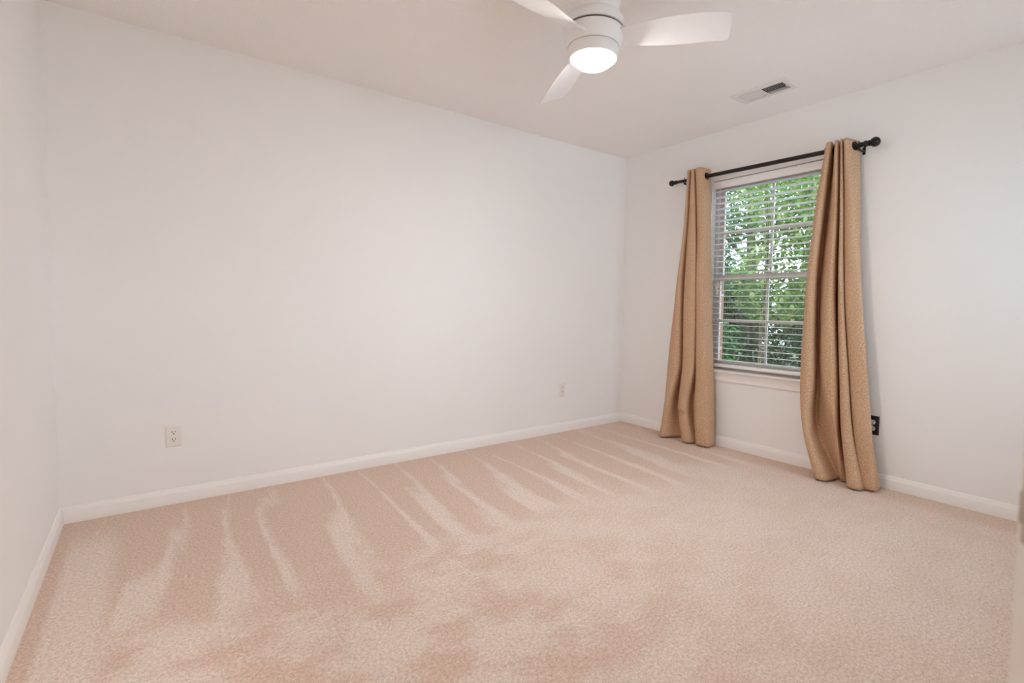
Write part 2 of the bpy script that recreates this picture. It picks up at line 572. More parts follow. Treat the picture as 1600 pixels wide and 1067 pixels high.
# ------------------------------------------------------------------ window in the right wall
def window(name, loc, rotz, y0, y1, label):
    """local +x points outdoors, the opening runs along local y"""
    w = bpy.data.objects.new(name, None)
    C.objects.link(w)
    w.location = loc
    w.rotation_euler = (0, 0, rotz)
    w['kind'] = 'structure'
    if label:
        w['label'] = label
        w['category'] = 'window'
    z0, z1 = WZ0 + 0.022, WZ1
    bm = bmesh.new()                               # fixed vinyl frame with two tracks
    for a, b in ((y0, y0 + 0.022), (y1 - 0.022, y1)):
        box(bm, 0.060, 0.135, a, b, z0, z1)
    box(bm, 0.060, 0.135, y0 + 0.022, y1 - 0.022, z1 - 0.03, z1)
    box(bm, 0.060, 0.135, y0 + 0.022, y1 - 0.022, z0, z0 + 0.02)
    for a, b in ((y0 + 0.022, y0 + 0.030), (y1 - 0.030, y1 - 0.022)):
        box(bm, 0.060, 0.066, a, b, z0, z1 - 0.03)
        box(bm, 0.093, 0.099, a, b, z0, z1 - 0.03)
    obj('window_frame', bm, M['vinyl'], w, False)
    zm = 1.32
    yc = (y0 + y1) / 2
    for nm, x0, x1, a, b, lo, hi in (('lower_sash', 0.067, 0.092, y0 + 0.024, y1 - 0.024, z0 + 0.02, zm + 0.02),
                                     ('upper_sash', 0.100, 0.125, y0 + 0.024, y1 - 0.024, zm - 0.022, z1 - 0.03)):
        bm = bmesh.new()
        st = 0.030
        bbox(bm, x0, x1, a, a + st, lo, hi, 0.003, 1)
        bbox(bm, x0, x1, b - st, b, lo, hi, 0.003, 1)
        bbox(bm, x0, x1, a + st, b - st, lo, lo + (0.045 if nm == 'lower_sash' else 0.042), 0.003, 1)
        bbox(bm, x0, x1, a + st, b - st, hi - (0.042 if nm == 'lower_sash' else 0.03), hi, 0.003, 1)
        xm = (x0 + x1) / 2
        zc = (lo + hi) / 2
        box(bm, xm - 0.006, xm + 0.006, yc - 0.009, yc + 0.009, lo + 0.03, hi - 0.025)
        box(bm, xm - 0.0055, xm + 0.0055, a + st - 0.005, b - st + 0.005, zc - 0.009, zc + 0.009)
        s = obj(nm, bm, M['vinyl'], w, False)
        bm = bmesh.new()
        box(bm, xm - 0.0015, xm + 0.0015, a + st - 0.003, b - st + 0.003, lo + 0.04, hi - 0.027)
        obj('window_pane', bm, M['glass'], s, False)
    bm = bmesh.new()
    bbox(bm, 0.066, 0.092, yc - 0.03, yc + 0.03, zm + 0.019, zm + 0.029, 0.003, 1)
    bbox(bm, 0.060, 0.075, yc - 0.012, yc + 0.028, zm + 0.028, zm + 0.036, 0.003, 1)
    obj('sash_lock', bm, M['vinyl'], w)
    # stool and apron
    bm = bmesh.new()
    e = 0.035
    prof = [(-0.005, 0.022), (0.033, 0.022), (0.037, 0.019), (0.0375, 0.012), (0.034, 0.007), (0.026, 0.004), (0.026, 0.0), (-0.005, 0.0)]
    extrude_profile(bm, prof, (0, y0 - e, WZ0), (0, y1 + e, WZ0), (-1, 0, 0))
    box(bm, 0.0, 0.0605, y0 + 0.001, y1 - 0.001, WZ0, WZ0 + 0.022)
    obj('window_sill', bm, M['trim'], w)
    bm = bmesh.new()
    prof = [(0, 0), (0.012, 0), (0.013, 0.012), (0.011, 0.022), (0.012, 0.036), (0.017, 0.046), (0.021, 0.056), (0.023, 0.062), (0, 0.062)]
    extrude_profile(bm, prof, (0, y0 - e + 0.01, 0.513), (0, y1 + e - 0.01, 0.513), (-1, 0, 0))
    obj('window_apron', bm, M['trim'], w)
    return w
window('window_1', (0, 0, 0), 0, WY0, WY1, 'double-hung window with taupe grilles between the two brown curtains')
window('unseen_window_2', (0, -D, 0), -PI / 2, SX0, SX1, None)  # added out of view for the daylight it lets in

# ------------------------------------------------------------------ blind
blind = thing('window_blind', 'white horizontal blind with open slats hanging inside the window recess', 'blind', (0, (WY0 + WY1) / 2, WZ1))
def bl(name, bm, mat, sm=True):
    o = obj(name, bm, mat, blind, sm)
    o.matrix_parent_inverse = Matrix.Translation((0, -(WY0 + WY1) / 2, -WZ1))
    return o
by0, by1 = WY0 + 0.010, WY1 - 0.010
bm = bmesh.new()
bbox(bm, 0.002, 0.010, by0 + 0.001, by1 - 0.001, 2.004, 2.059, 0.002)
bl('valance', bm, M['blind'])
bm = bmesh.new()
bbox(bm, 0.012, 0.055, by0, by1, 2.016, 2.060, 0.002)
bl('headrail', bm, M['blind'])
for yy in (-1.13, -1.58):
    bm = bmesh.new()
    bbox(bm, -0.001, 0.012, yy - 0.009, yy + 0.009, 2.052, 2.0625, 0.002)
    bl('valance_clip', bm, M['cord'])
bm = bmesh.new()
SP = 0.0452
zz = 1.985
nsl = 0
while zz > 0.66:
    pts = []
    for k in range(7):
        t = k / 6 - 0.5
        pts.append((0.032 + 0.050 * t, zz + 0.0022 * (1 - (2 * t) ** 2) - 0.0020 * t))
    top = [(px, pz + 0.0014) for px, pz in pts]
    bot = [(px, pz - 0.0014) for px, pz in pts][::-1]
    extrude_profile(bm, top + bot, (0, by0 + 0.002, 0), (0, by1 - 0.002, 0), (1, 0, 0))
    zz -= SP
    nsl += 1
bl('slats', bm, M['slat'])
bm = bmesh.new()
bbox(bm, 0.008, 0.056, by0 + 0.002, by1 - 0.002, 0.619, 0.641, 0.004)
bl('bottom_rail', bm, M['blind'])
for yy in (-1.065, -1.37, -1.675):
    bm = bmesh.new()
    for xx in (0.0055, 0.0585):
        tube(bm, [(xx, yy - 0.008, 2.02), (xx, yy - 0.008, 0.64)], 0.0007, 5)
        tube(bm, [(xx, yy + 0.008, 2.02), (xx, yy + 0.008, 0.64)], 0.0007, 5)
    bl('ladder_cord', bm, M['cord'])
cords = bmesh.new()
for k, (yy, zb) in enumerate(((-0.992, 1.215), (-1.002, 1.185), (-1.011, 1.235))):
    tube(cords, [(-0.003, yy, 2.005), (-0.006, yy + 0.002, 1.6), (-0.006, yy, zb)], 0.0010, 6)
    bm = bmesh.new()
    lathe(bm, [(0.0, 0.0), (0.0065, 0.0), (0.0075, -0.006), (0.0055, -0.03), (0.003, -0.042), (0.0, -0.043)][::-1], 16, Matrix.Translation((-0.006, yy, zb)) @ Matrix.Scale(-1, 4, (0, 0, 1)) @ Matrix.Translation((0, 0, 0.0)))
    bl('cord_tassel', bm, M['tassel'])
bl('lift_cord', cords, M['cord'])

# ------------------------------------------------------------------ curtain rod
RX, RYL, RYR, RZL, RZR = -0.085, -0.64, -2.045, 2.100, 2.078
def rod_z(y):
    return RZL + (RZR - RZL) * (y - RYL) / (RYR - RYL)
rod = thing('curtain_rod', 'dark bronze curtain rod with ball finials above the window', 'curtain rod', (RX, (RYL + RYR) / 2, rod_z((RYL + RYR) / 2)))
rinv = Matrix.Translation(-rod.location)
def rd(name, bm, mat):
    o = obj(name, bm, mat, rod)
    o.matrix_parent_inverse = rinv
    return o
bm = bmesh.new()
tube(bm, [(RX, -0.90, rod_z(-0.90)), (RX, RYR, RZR)], 0.0145, 24)
rd('outer_tube', bm, M['rod'])
bm = bmesh.new()
tube(bm, [(RX, RYL, RZL), (RX, -0.95, rod_z(-0.95))], 0.0120, 24)
rd('inner_tube', bm, M['rod'])
FIN = [(0.0, -0.012), (0.0155, -0.012), (0.018, -0.008), (0.018, 0.002), (0.0145, 0.006), (0.0135, 0.010), (0.017, 0.014), (0.017, 0.018), (0.0125, 0.021)]
for i in range(0, 17):
    a = math.radians(28 + (180 - 28) * i / 16)
    FIN.append((0.0272 * math.sin(a), 0.021 + 0.0272 * math.cos(math.radians(28)) - 0.0272 * math.cos(a)))
FIN[-1] = (0.0, FIN[-1][1])
for s, y in ((1, RYL), (-1, RYR)):
    bm = bmesh.new()
    k = 0.88 if s > 0 else 1.05
    lathe(bm, FIN, 32, Matrix.Translation((RX, y, rod_z(y))) @ Matrix.Rotation(-s * PI / 2, 4, 'X') @ Matrix.Scale(k, 4))
    rd('finial', bm, M['rod'])
for y in (-0.725, -2.004):
    z = rod_z(y)
    bm = bmesh.new()
    bbox(bm, -0.005, 0.0, y - 0.009, y + 0.009, z - 0.042, z + 0.005, 0.002, 1)
    bbox(bm, RX - 0.004, -0.003, y - 0.006, y + 0.006, z - 0.029, z - 0.018, 0.002, 1)
    pts = []
    for k in range(13):
        a = math.radians(180 + 15 * k)
        pts.append((RX + 0.0185 * math.cos(a), y, z + 0.0185 * math.sin(a)))
    tube(bm, pts, 0.004, 8)
    tube(bm, [(RX, y, z + 0.0135), (RX, y, z + 0.021)], 0.0022, 8)
    lathe(bm, [(0.0, 0.0), (0.004, 0.0), (0.004, 0.004), (0.0, 0.005)], 12, Matrix.Translation((RX, y, z + 0.019)))
    rd('wall_bracket', bm, M['rod'])

# ------------------------------------------------------------------ curtains
CURT_R = ( [2.118, 1.75, 1.2, 0.65, 0.3, 0.012] , [
    [(-0.03, -1.7976), (-0.03, -1.7511), (-0.03, -1.7078), (-0.03, -1.6964), (-0.03, -1.7242), (-0.03, -1.8114)] ,
    [(-0.142, -1.8375), (-0.15, -1.7963), (-0.155, -1.7573), (-0.165, -1.7517), (-0.185, -1.7883), (-0.205, -1.8814)] ,
    [(-0.138, -1.8661), (-0.146, -1.8351), (-0.151, -1.8049), (-0.161, -1.8198), (-0.181, -1.8311), (-0.201, -1.9494)] ,
    [(-0.03, -1.8521), (-0.03, -1.8151), (-0.03, -1.7829), (-0.03, -1.7998), (-0.05, -1.8191), (-0.09, -1.9761)] ,
    [(-0.142, -1.8903), (-0.145, -1.8918), (-0.145, -1.8708), (-0.145, -1.8838), (-0.14, -1.9575), (-0.12, -2.0028)] ,
    [(-0.138, -1.9072), (-0.141, -1.9182), (-0.141, -1.9186), (-0.141, -1.9547), (-0.136, -1.9785), (-0.116, -2.0198)] ,
    [(-0.03, -1.8932), (-0.03, -1.8982), (-0.03, -1.8966), (-0.035, -1.9347), (-0.06, -1.9665), (-0.1, -2.0473)] ,
    [(-0.142, -1.9217), (-0.145, -1.9346), (-0.145, -1.9502), (-0.15, -1.9826), (-0.17, -2.0218), (-0.21, -2.0749)] ,
    [(-0.138, -1.931), (-0.141, -1.9495), (-0.141, -1.9725), (-0.146, -2.0231), (-0.166, -2.0672), (-0.206, -2.1436)] ,
    [(-0.03, -1.917), (-0.03, -1.9295), (-0.03, -1.9505), (-0.04, -2.0031), (-0.07, -2.0552), (-0.11, -2.1439)] ,
    [(-0.142, -1.9417), (-0.135, -1.958), (-0.13, -1.9828), (-0.13, -2.0368), (-0.14, -2.0787), (-0.16, -2.1441)] ,
    [(-0.138, -1.9618), (-0.131, -2.0032), (-0.126, -2.0601), (-0.126, -2.1219), (-0.136, -2.1628), (-0.156, -2.2075)] ,
    [(-0.035, -1.9909), (-0.04, -2.0084), (-0.045, -2.0409), (-0.05, -2.1017), (-0.05, -2.1412), (-0.045, -2.1969)] ,
])
CURT_L = ( [2.155, 1.75, 1.2, 0.65, 0.3, 0.012] , [
    [(-0.03, -0.7233), (-0.03, -0.7057), (-0.03, -0.6407), (-0.03, -0.5859), (-0.03, -0.5566), (-0.03, -0.507)] ,
    [(-0.142, -0.7935), (-0.15, -0.7828), (-0.155, -0.7241), (-0.16, -0.6755), (-0.17, -0.6555), (-0.18, -0.6162)] ,
    [(-0.138, -0.8176), (-0.146, -0.8072), (-0.151, -0.7681), (-0.156, -0.7683), (-0.166, -0.7047), (-0.176, -0.6696)] ,
    [(-0.03, -0.8036), (-0.03, -0.7912), (-0.03, -0.7501), (-0.03, -0.7523), (-0.04, -0.6947), (-0.05, -0.7517)] ,
    [(-0.142, -0.8355), (-0.148, -0.8237), (-0.15, -0.8013), (-0.15, -0.8074), (-0.155, -0.7824), (-0.165, -0.8339)] ,
    [(-0.138, -0.8562), (-0.144, -0.8803), (-0.146, -0.8948), (-0.146, -0.8988), (-0.151, -0.8508), (-0.161, -0.9044)] ,
    [(-0.03, -0.8422), (-0.03, -0.8643), (-0.03, -0.8768), (-0.03, -0.8828), (-0.045, -0.8408), (-0.07, -0.9291)] ,
    [(-0.142, -0.8708), (-0.14, -0.898), (-0.135, -0.9046), (-0.135, -0.9206), (-0.14, -0.9333), (-0.155, -0.9539)] ,
    [(-0.138, -0.9202), (-0.136, -0.9501), (-0.131, -0.9716), (-0.131, -1.0023), (-0.136, -1.0238), (-0.151, -1.0556)] ,
    [(-0.035, -0.9326), (-0.04, -0.952), (-0.045, -0.9817), (-0.045, -1.0155), (-0.05, -1.0399), (-0.065, -1.0573)] ,
])

def crom(p0, p1, p2, p3, t):
    return 0.5 * (2 * p1 + (p2 - p0) * t + (2 * p0 - 5 * p1 + 4 * p2 - p3) * t * t + (3 * p1 - p0 - 3 * p2 + p3) * t ** 3)
def hermite_z(zs, vals, z):
    """smooth (monotone-ish) interpolation of vals over descending zs"""
    i = 0
    while i < len(zs) - 2 and z < zs[i + 1]:
        i += 1
    h = zs[i + 1] - zs[i]
    t = (z - zs[i]) / h
    def slope(k):
        if k == 0:
            return (vals[1] - vals[0]) / (zs[1] - zs[0])
        if k == len(zs) - 1:
            return (vals[k] - vals[k - 1]) / (zs[k] - zs[k - 1])
        a = (vals[k] - vals[k - 1]) / (zs[k] - zs[k - 1])
        b = (vals[k + 1] - vals[k]) / (zs[k + 1] - zs[k])
        return 0.5 * (a + b) if a * b > 0 else 0.0
    m0, m1 = slope(i) * h, slope(i + 1) * h
    return (2 * t ** 3 - 3 * t * t + 1) * vals[i] + (t ** 3 - 2 * t * t + t) * m0 + (-2 * t ** 3 + 3 * t * t) * vals[i + 1] + (t ** 3 - t * t) * m1
def curtain(data, label, creases):
    zs, cols = data
    yc = sum(c[5][1] for c in cols) / len(cols)
    cur = thing('curtain', label, 'curtain', (-0.1, yc, 0), 0, 'brown curtains at the window')
    inv = Matrix.Translation((0.1, -yc, 0))
    nz, sub = 110, 9
    nc = len(cols)
    grid = []
    for iz in range(nz + 1):
        s = iz / nz
        z = zs[0] + (zs[-1] - zs[0]) * s
        P = [Vector((hermite_z(zs, [p[0] for p in c], z), hermite_z(zs, [p[1] for p in c], z), 0)) for c in cols]
        row = []
        for k in range(nc - 1):
            p0, p1, p2, p3 = P[max(k - 1, 0)], P[k], P[k + 1], P[min(k + 2, nc - 1)]
            for j in range(sub + (1 if k == nc - 2 else 0)):
                q = crom(p0, p1, p2, p3, j / sub)
                u = k + j / sub
                dx = 0.0025 * math.sin(9 * z + u * 2.1) * math.sin(3.3 * z + u)
                for (uc, zc, du, dz, amp) in creases:
                    dx += amp * math.exp(-((u - uc) / du) ** 2 - ((z - zc) / dz) ** 2)
                x = min(q.x + dx, -0.024 - 0.022 * math.exp(-((z - 0.575) / 0.11) ** 4))
                row.append((x, q.y, z - (0.003 * math.sin(u * 2.2) if iz == 0 else 0)))
        grid.append(row)
    bm = bmesh.new()
    uvl = bm.loops.layers.uv.new('UVMap')
    V = [[bm.verts.new(p) for p in r] for r in grid]
    # arc length along the top for the weave
    us = []
    acc = 0
    mid = grid[nz // 2]
    for i, p in enumerate(mid):
        if i:
            acc += math.dist(p, mid[i - 1])
        us.append(acc)
    for i in range(nz):
        for j in range(len(mid) - 1):
            f = bm.faces.new((V[i][j], V[i + 1][j], V[i + 1][j + 1], V[i][j + 1]))
            for lp, (a, b) in zip(f.loops, ((i, j), (i + 1, j), (i + 1, j + 1), (i, j + 1))):
                lp[uvl].uv = (us[b], grid[a][b][2])
    o = obj('fabric', bm, M['fabric'], cur, True, 180)
    o.matrix_parent_inverse = inv
    so = o.modifiers.new('thickness', 'SOLIDIFY')
    so.thickness = 0.003
    so.offset = 0
    # stitched hem near the floor
    hb = bmesh.new()
    hi = next(i for i in range(nz + 1) if grid[i][0][2] < 0.105)
    pts = [(p[0] - 0.0016, p[1], p[2]) for p in grid[hi]]
    tube(hb, pts, 0.0011, 5)
    h = obj('hem_stitch', hb, M['fabric'], cur)
    h.matrix_parent_inverse = inv
    # grommets where the fabric crosses the rod
    ri = min(range(nz + 1), key=lambda i: abs(grid[i][0][2] - rod_z(yc)))
    r = grid[ri]
    for j in range(len(r) - 1):
        a, b = r[j], r[j + 1]
        if (a[0] - RX) * (b[0] - RX) < 0:
            t = (RX - a[0]) / (b[0] - a[0])
            y = a[1] + t * (b[1] - a[1])
            tang = Vector((b[0] - a[0], b[1] - a[1], 0)).normalized()
            nrm = Vector((tang.y, -tang.x, 0))
            gb = bmesh.new()
            prof = [(0.0175, -0.004), (0.020, -0.0062), (0.026, -0.0050), (0.0275, -0.002), (0.0275, 0.002), (0.026, 0.0050), (0.020, 0.0062), (0.0175, 0.004), (0.0175, -0.004)]
            mt = Matrix.Translation((RX, y, rod_z(y))) @ nrm.to_track_quat('Z', 'Y').to_matrix().to_4x4()
            lathe(gb, prof, 28, mt, False)
            g = obj('grommet', gb, M['rod'], cur)
            g.matrix_parent_inverse = inv
            g['label'] = 'dark metal ring around the rod'
    return cur
curtain(CURT_L, 'brown burlap curtain left of the window, nearest the room corner', [(4.4, 0.235, 0.6, 0.022, 0.018), (4.4, 0.27, 0.6, 0.018, -0.012), (7.4, 0.16, 0.8, 0.06, -0.012)])
curtain(CURT_R, 'brown burlap curtain right of the window, hiding part of a black outlet', [(2.4, 0.36, 0.6, 0.03, 0.02), (2.0, 0.25, 0.5, 0.05, -0.012)])

# ------------------------------------------------------------------ outlets
def outlet(loc, rotz, label, plate, rec):
    """local -y faces the room"""
    t = thing('wall_outlet', label, 'outlet', loc, rotz, 'wall outlets')
    bm = bmesh.new()
    w, h, d = 0.0365, 0.0585, 0.0065
    outer = [(-w, 0, -h), (w, 0, -h), (w, 0, h), (-w, 0, h)]
    b1 = [(x, -0.002, z) for x, _, z in outer]
    inner = [(-w + 0.006, -d, -h + 0.006), (w - 0.006, -d, -h + 0.006), (w - 0.006, -d, h - 0.006), (-w + 0.006, -d, h - 0.006)]
    rings = [[bm.verts.new(p) for p in r] for r in (outer, b1, inner)]
    for r0, r1 in zip(rings, rings[1:]):
        for i in range(4):
            bm.faces.new((r0[i], r0[(i + 1) % 4], r1[(i + 1) % 4], r1[i]))
    bm.faces.new(rings[2])
    bm.faces.new(rings[0][::-1])
    obj('cover_plate', bm, M[plate], t, False)
    for s in (1, -1):
        bm = bmesh.new()
        pts = []
        for i in range(40):
            a = 2 * PI * i / 40
            pts.append((0.0172 * math.cos(a), max(-0.0135, min(0.0135, 0.0172 * math.sin(a)))))
        a = [bm.verts.new((x, -d + 0.001, z + s * 0.0195)) for x, z in pts]
        b = [bm.verts.new((x, -d - 0.0012, z + s * 0.0195)) for x, z in pts]
        for i in range(40):
            bm.faces.new((a[i], a[(i + 1) % 40], b[(i + 1) % 40], b[i]))
        bm.faces.new(b)
        bm.faces.new(a[::-1])
        r = obj('receptacle', bm, M[rec], t, False)
        if rec != plate:
            r['label'] = 'pale receptacle face with dark slots'
        sb = bmesh.new()
        zc = s * 0.0195
        box(sb, -0.0078, -0.0048, -d - 0.0018, -d - 0.0008, zc - 0.001, zc + 0.0085)
        box(sb, 0.0050, 0.0078, -d - 0.0018, -d - 0.0008, zc + 0.0005, zc + 0.0075)
        lathe(sb, [(0.0, -0.0005), (0.0030, -0.0005), (0.0030, 0.0005), (0.0, 0.0005)], 14, Matrix.Translation((0, -d - 0.0013, zc - 0.0070)) @ Matrix.Rotation(PI / 2, 4, 'X'))
        obj('slots', sb, M['slot'], r, False)
    bm = bmesh.new()
    lathe(bm, [(0.0, 0.0), (0.0033, 0.0), (0.0028, 0.0014), (0.0, 0.0016)], 14, Matrix.Translation((0, -d, 0)) @ Matrix.Rotation(PI / 2, 4, 'X'))
    obj('screw', bm, M[rec], t)
    return t
outlet((-3.416, 0, 0.363), 0, 'white wall outlet low on the long wall, near the left corner', 'plate', 'recept')
outlet((-0.730, 0, 0.365), 0, 'small white wall outlet on the long wall, near the far corner', 'plate', 'recept')
outlet((0, -2.1225, 0.370), -PI / 2, 'black wall outlet plate half hidden behind the right curtain', 'black_plate', 'recept')

# ------------------------------------------------------------------ ceiling fan
FX, FY = -1.985, -1.672
fan = thing('ceiling_fan', 'white three-blade ceiling fan with lit round lamp', 'ceiling fan', (FX, FY, H))
# local z = world z - H
def fz(z):
    return z - H
bm = bmesh.new()
lathe(bm, [(0.0, 0.0), (0.128, 0.0), (0.128, -0.006), (0.122, -0.030), (0.112, -0.070), (0.104, fz(2.306)), (0.0, fz(2.306))][::-1], 64)
obj('canopy', bm, M['fan'], fan)
bm = bmesh.new()
lathe(bm, [(0.0, fz(2.306)), (0.098, fz(2.306)), (0.118, fz(2.300)), (0.126, fz(2.290)), (0.128, fz(2.276)), (0.128, fz(2.254)), (0.0, fz(2.254))][::-1], 64)
obj('motor_housing', bm, M['fan'], fan)
bm = bmesh.new()
lathe(bm, [(0.0, fz(2.255)), (0.119, fz(2.255)), (0.119, fz(2.245)), (0.0, fz(2.245))][::-1], 64)
g = obj('shadow_gap', bm, M['seam'], fan)
g['label'] = 'dark seam between housing and rotor'
bm = bmesh.new()
lathe(bm, [(0.0, fz(2.2465)), (0.124, fz(2.2465)), (0.1255, fz(2.243)), (0.1235, fz(2.212)), (0.115, fz(2.184)), (0.111, fz(2.180)), (0.0, fz(2.180))][::-1], 64)
obj('rotor', bm, M['fan'], fan)
bm = bmesh.new()
lathe(bm, [(0.0, fz(2.181)), (0.1025, fz(2.181)), (0.1025, fz(2.1775)), (0.0, fz(2.1775))][::-1], 64)
obj('lamp_seam', bm, M['seam'], fan)
bm = bmesh.new()
lathe(bm, [(0.0, fz(2.178)), (0.106, fz(2.178)), (0.108, fz(2.174)), (0.1075, fz(2.152)), (0.1035, fz(2.136)), (0.0985, fz(2.1325)), (0.0925, fz(2.136)), (0.0905, fz(2.150)), (0.0, fz(2.150))][::-1], 64)
obj('light_kit', bm, M['fan'], fan)
bm = bmesh.new()
prof = [(0.087, fz(2.148)), (0.087, fz(2.134))]
for i in range(1, 15):
    a = PI / 2 * i / 14
    prof.append((0.087 * math.cos(a) if i < 14 else 0.0, fz(2.134) - 0.040 * math.sin(a)))
lathe(bm, prof[::-1], 64)
lens = obj('lamp_lens', bm, M['lamp'], fan)
lens['label'] = 'glowing white lamp lens'

PITCH = math.radians(20)
BL_B = [(0, -0.034), (0.17, -0.042), (0.38, -0.049), (0.55, -0.050), (0.78, -0.044), (0.95, -0.031), (0.985, -0.024)]
BL_A = [(0, 0.056), (0.2, 0.074), (0.4, 0.087), (0.55, 0.093), (0.78, 0.098), (0.93, 0.103), (0.965, 0.102)]
def lerp(tab, t):
    for (t0, v0), (t1, v1) in zip(tab, tab[1:]):
        if t <= t1:
            return v0 + (v1 - v0) * (t - t0) / (t1 - t0)
    return tab[-1][1]
def blade(ang, R, wide):
    r0 = 0.128
    n, mth = 26, 10
    d = Vector((math.cos(ang), math.sin(ang), 0))
    s = Vector((-math.sin(ang), math.cos(ang), 0))
    def at(r, c, h=0.0):
        base = d * r + s * (c * math.cos(PITCH)) + Vector((0, 0, fz(2.220) - c * math.sin(PITCH)))
        nrm = s * math.sin(PITCH) + Vector((0, 0, math.cos(PITCH)))
        return base + nrm * h
    bm = bmesh.new()
    top, bot = [], []
    for i in range(n + 1):
        t = i / n
        rt, rb = [], []
        for j in range(mth + 1):
            v = j / mth
            # raked end: the outline's two long edges stop at slightly different radii
            tm = t * (0.985 + (0.965 - 0.985) * v + 0.045 * v * (1 - v) * t)
            b, a = lerp(BL_B, tm), lerp(BL_A, tm) * (1 + (wide - 1) * min(1.0, tm * 1.8))
            c = b + (a - b) * v
            th = 0.0042 * math.sqrt(max(0.0, 1 - (2 * v - 1) ** 4)) + 0.0008
            cam_ = 0.010 * (4 * v * (1 - v)) * (0.4 + 0.6 * t)
            r = r0 + (R - r0) * tm
            rt.append(bm.verts.new(at(r, c, cam_ + th)))
            rb.append(bm.verts.new(at(r, c, cam_ - th)))
        top.append(rt)
        bot.append(rb)
    for i in range(n):
        for j in range(mth):
            bm.faces.new((top[i][j], top[i + 1][j], top[i + 1][j + 1], top[i][j + 1]))
            bm.faces.new((bot[i][j], bot[i][j + 1], bot[i + 1][j + 1], bot[i + 1][j]))
        for j in (0, mth):
            bm.faces.new((top[i][j], bot[i][j], bot[i + 1][j], top[i + 1][j]))
    for i in (0, n):
        for j in range(mth):
            bm.faces.new((top[i][j], top[i][j + 1], bot[i][j + 1], bot[i][j]))
    b_ = obj('blade', bm, M['fan'], fan, True, 50)
    # holder that clasps the blade root
    bm = bmesh.new()
    ring = []
    for r, g in ((0.100, 0.002), (0.126, 0.003), (0.1385, 0.0022)):
        ring.append([bm.verts.new(at(r, c, h)) for c, h in ((-0.0355, -0.003 - g), (0.012, 0.003 - g), (0.0575, -0.003 - g), (0.0575, 0.003 + g), (0.012, 0.009 + g), (-0.0355, 0.003 + g))])
    for q0, q1 in zip(ring, ring[1:]):
        for i in range(6):
            bm.faces.new((q0[i], q0[(i + 1) % 6], q1[(i + 1) % 6], q1[i]))
    bm.faces.new(ring[0])
    bm.faces.new(ring[-1])
    obj('blade_holder', bm, M['fan'], b_, True, 30)
TH0 = math.radians(-56)
for k, (R, wide) in enumerate(((0.560, 1.0), (0.665, 1.05), (0.60, 1.5))):
    blade(TH0 + k * 2 * PI / 3, R, wide)

# ------------------------------------------------------------------ air vent in the ceiling
vent = thing('air_vent', 'rectangular white air vent in the ceiling, one half with dark open louvers', 'vent', ((VX0 + VX1) / 2, (VY0 + VY1) / 2, H))
vinv = Matrix.Translation(-vent.location)
def vn(name, bm, mat, sm=False):
    o = obj(name, bm, mat, vent, sm)
    o.matrix_parent_inverse = vinv
    return o
bm = bmesh.new()
fx0, fx1, fy0, fy1 = -0.529, -0.344, -1.762, -1.394
ix0, ix1, iy0, iy1 = -0.494, -0.379, -1.722, -1.436
o_ = [(fx0, fy0), (fx1, fy0), (fx1, fy1), (fx0, fy1)]
i_ = [(ix0, iy0), (ix1, iy0), (ix1, iy1), (ix0, iy1)]
rows = [[(x, y, H) for x, y in o_], [(x, y, H - 0.003) for x, y in o_],
        [(x + (0.012 if x < -0.44 else -0.012), y + (0.012 if y < -1.6 else -0.012), H - 0.0075) for x, y in o_],
        [(x, y, H - 0.0075) for x, y in i_], [(x, y, H + 0.01) for x, y in i_]]
rv = [[bm.verts.new(p) for p in r] for r in rows]
for a, b in zip(rv, rv[1:]):
    for i in range(4):
        bm.faces.new((a[i], a[(i + 1) % 4], b[(i + 1) % 4], b[i]))
vn('vent_frame', bm, M['vent'])
def bank(y0, y1, tilt, name, n=11):
    bm = bmesh.new()
    for k in range(n):
        y = y0 + (y1 - y0) * (k + 0.5) / n
        dy, dz = 0.0082 * math.cos(tilt), 0.0082 * math.sin(tilt)
        ny, nz_ = -math.sin(tilt) * 0.0006, math.cos(tilt) * 0.0006
        pr = [(y - dy + ny, -dz + nz_), (y + dy + ny, dz + nz_), (y + dy - ny, dz - nz_), (y - dy - ny, -dz - nz_)]
        a = [bm.verts.new((ix0 + 0.0005, p, H + 0.0005 + q)) for p, q in pr]
        b = [bm.verts.new((ix1 - 0.0005, p, H + 0.0005 + q)) for p, q in pr]
        for i in range(4):
            bm.faces.new((a[i], a[(i + 1) % 4], b[(i + 1) % 4], b[i]))
        bm.faces.new(a)
        bm.faces.new(b[::-1])
    return vn(name, bm, M['vent'])
bank(-1.572, iy1, math.radians(-42), 'louver_bank')
bank(iy0, -1.586, math.radians(42), 'louver_bank')
bm = bmesh.new()
box(bm, ix0, ix1, -1.585, -1.573, H - 0.007, H - 0.003)
vn('center_bar', bm, M['vent'])
bm = bmesh.new()
bbox(bm, -0.44, -0.425, iy0 - 0.001, iy0 + 0.006, H - 0.014, H - 0.002, 0.001, 1)
vn('damper_lever', bm, M['vent'])
bm = bmesh.new()                                   # the dark duct above, open below
vs_ = [[(VX0 + 0.001, VY0 + 0.001), (VX1 - 0.001, VY0 + 0.001), (VX1 - 0.001, VY1 - 0.001), (VX0 + 0.001, VY1 - 0.001)]] * 2
rv = [[bm.verts.new((x, y, z)) for x, y in r] for r, z in zip(vs_, (H + 0.012, H + 0.26))]
for i in range(4):
    bm.faces.new((rv[0][i], rv[0][(i + 1) % 4], rv[1][(i + 1) % 4], rv[1][i]))
bm.faces.new(rv[1])
vn('duct', bm, M['duct'])

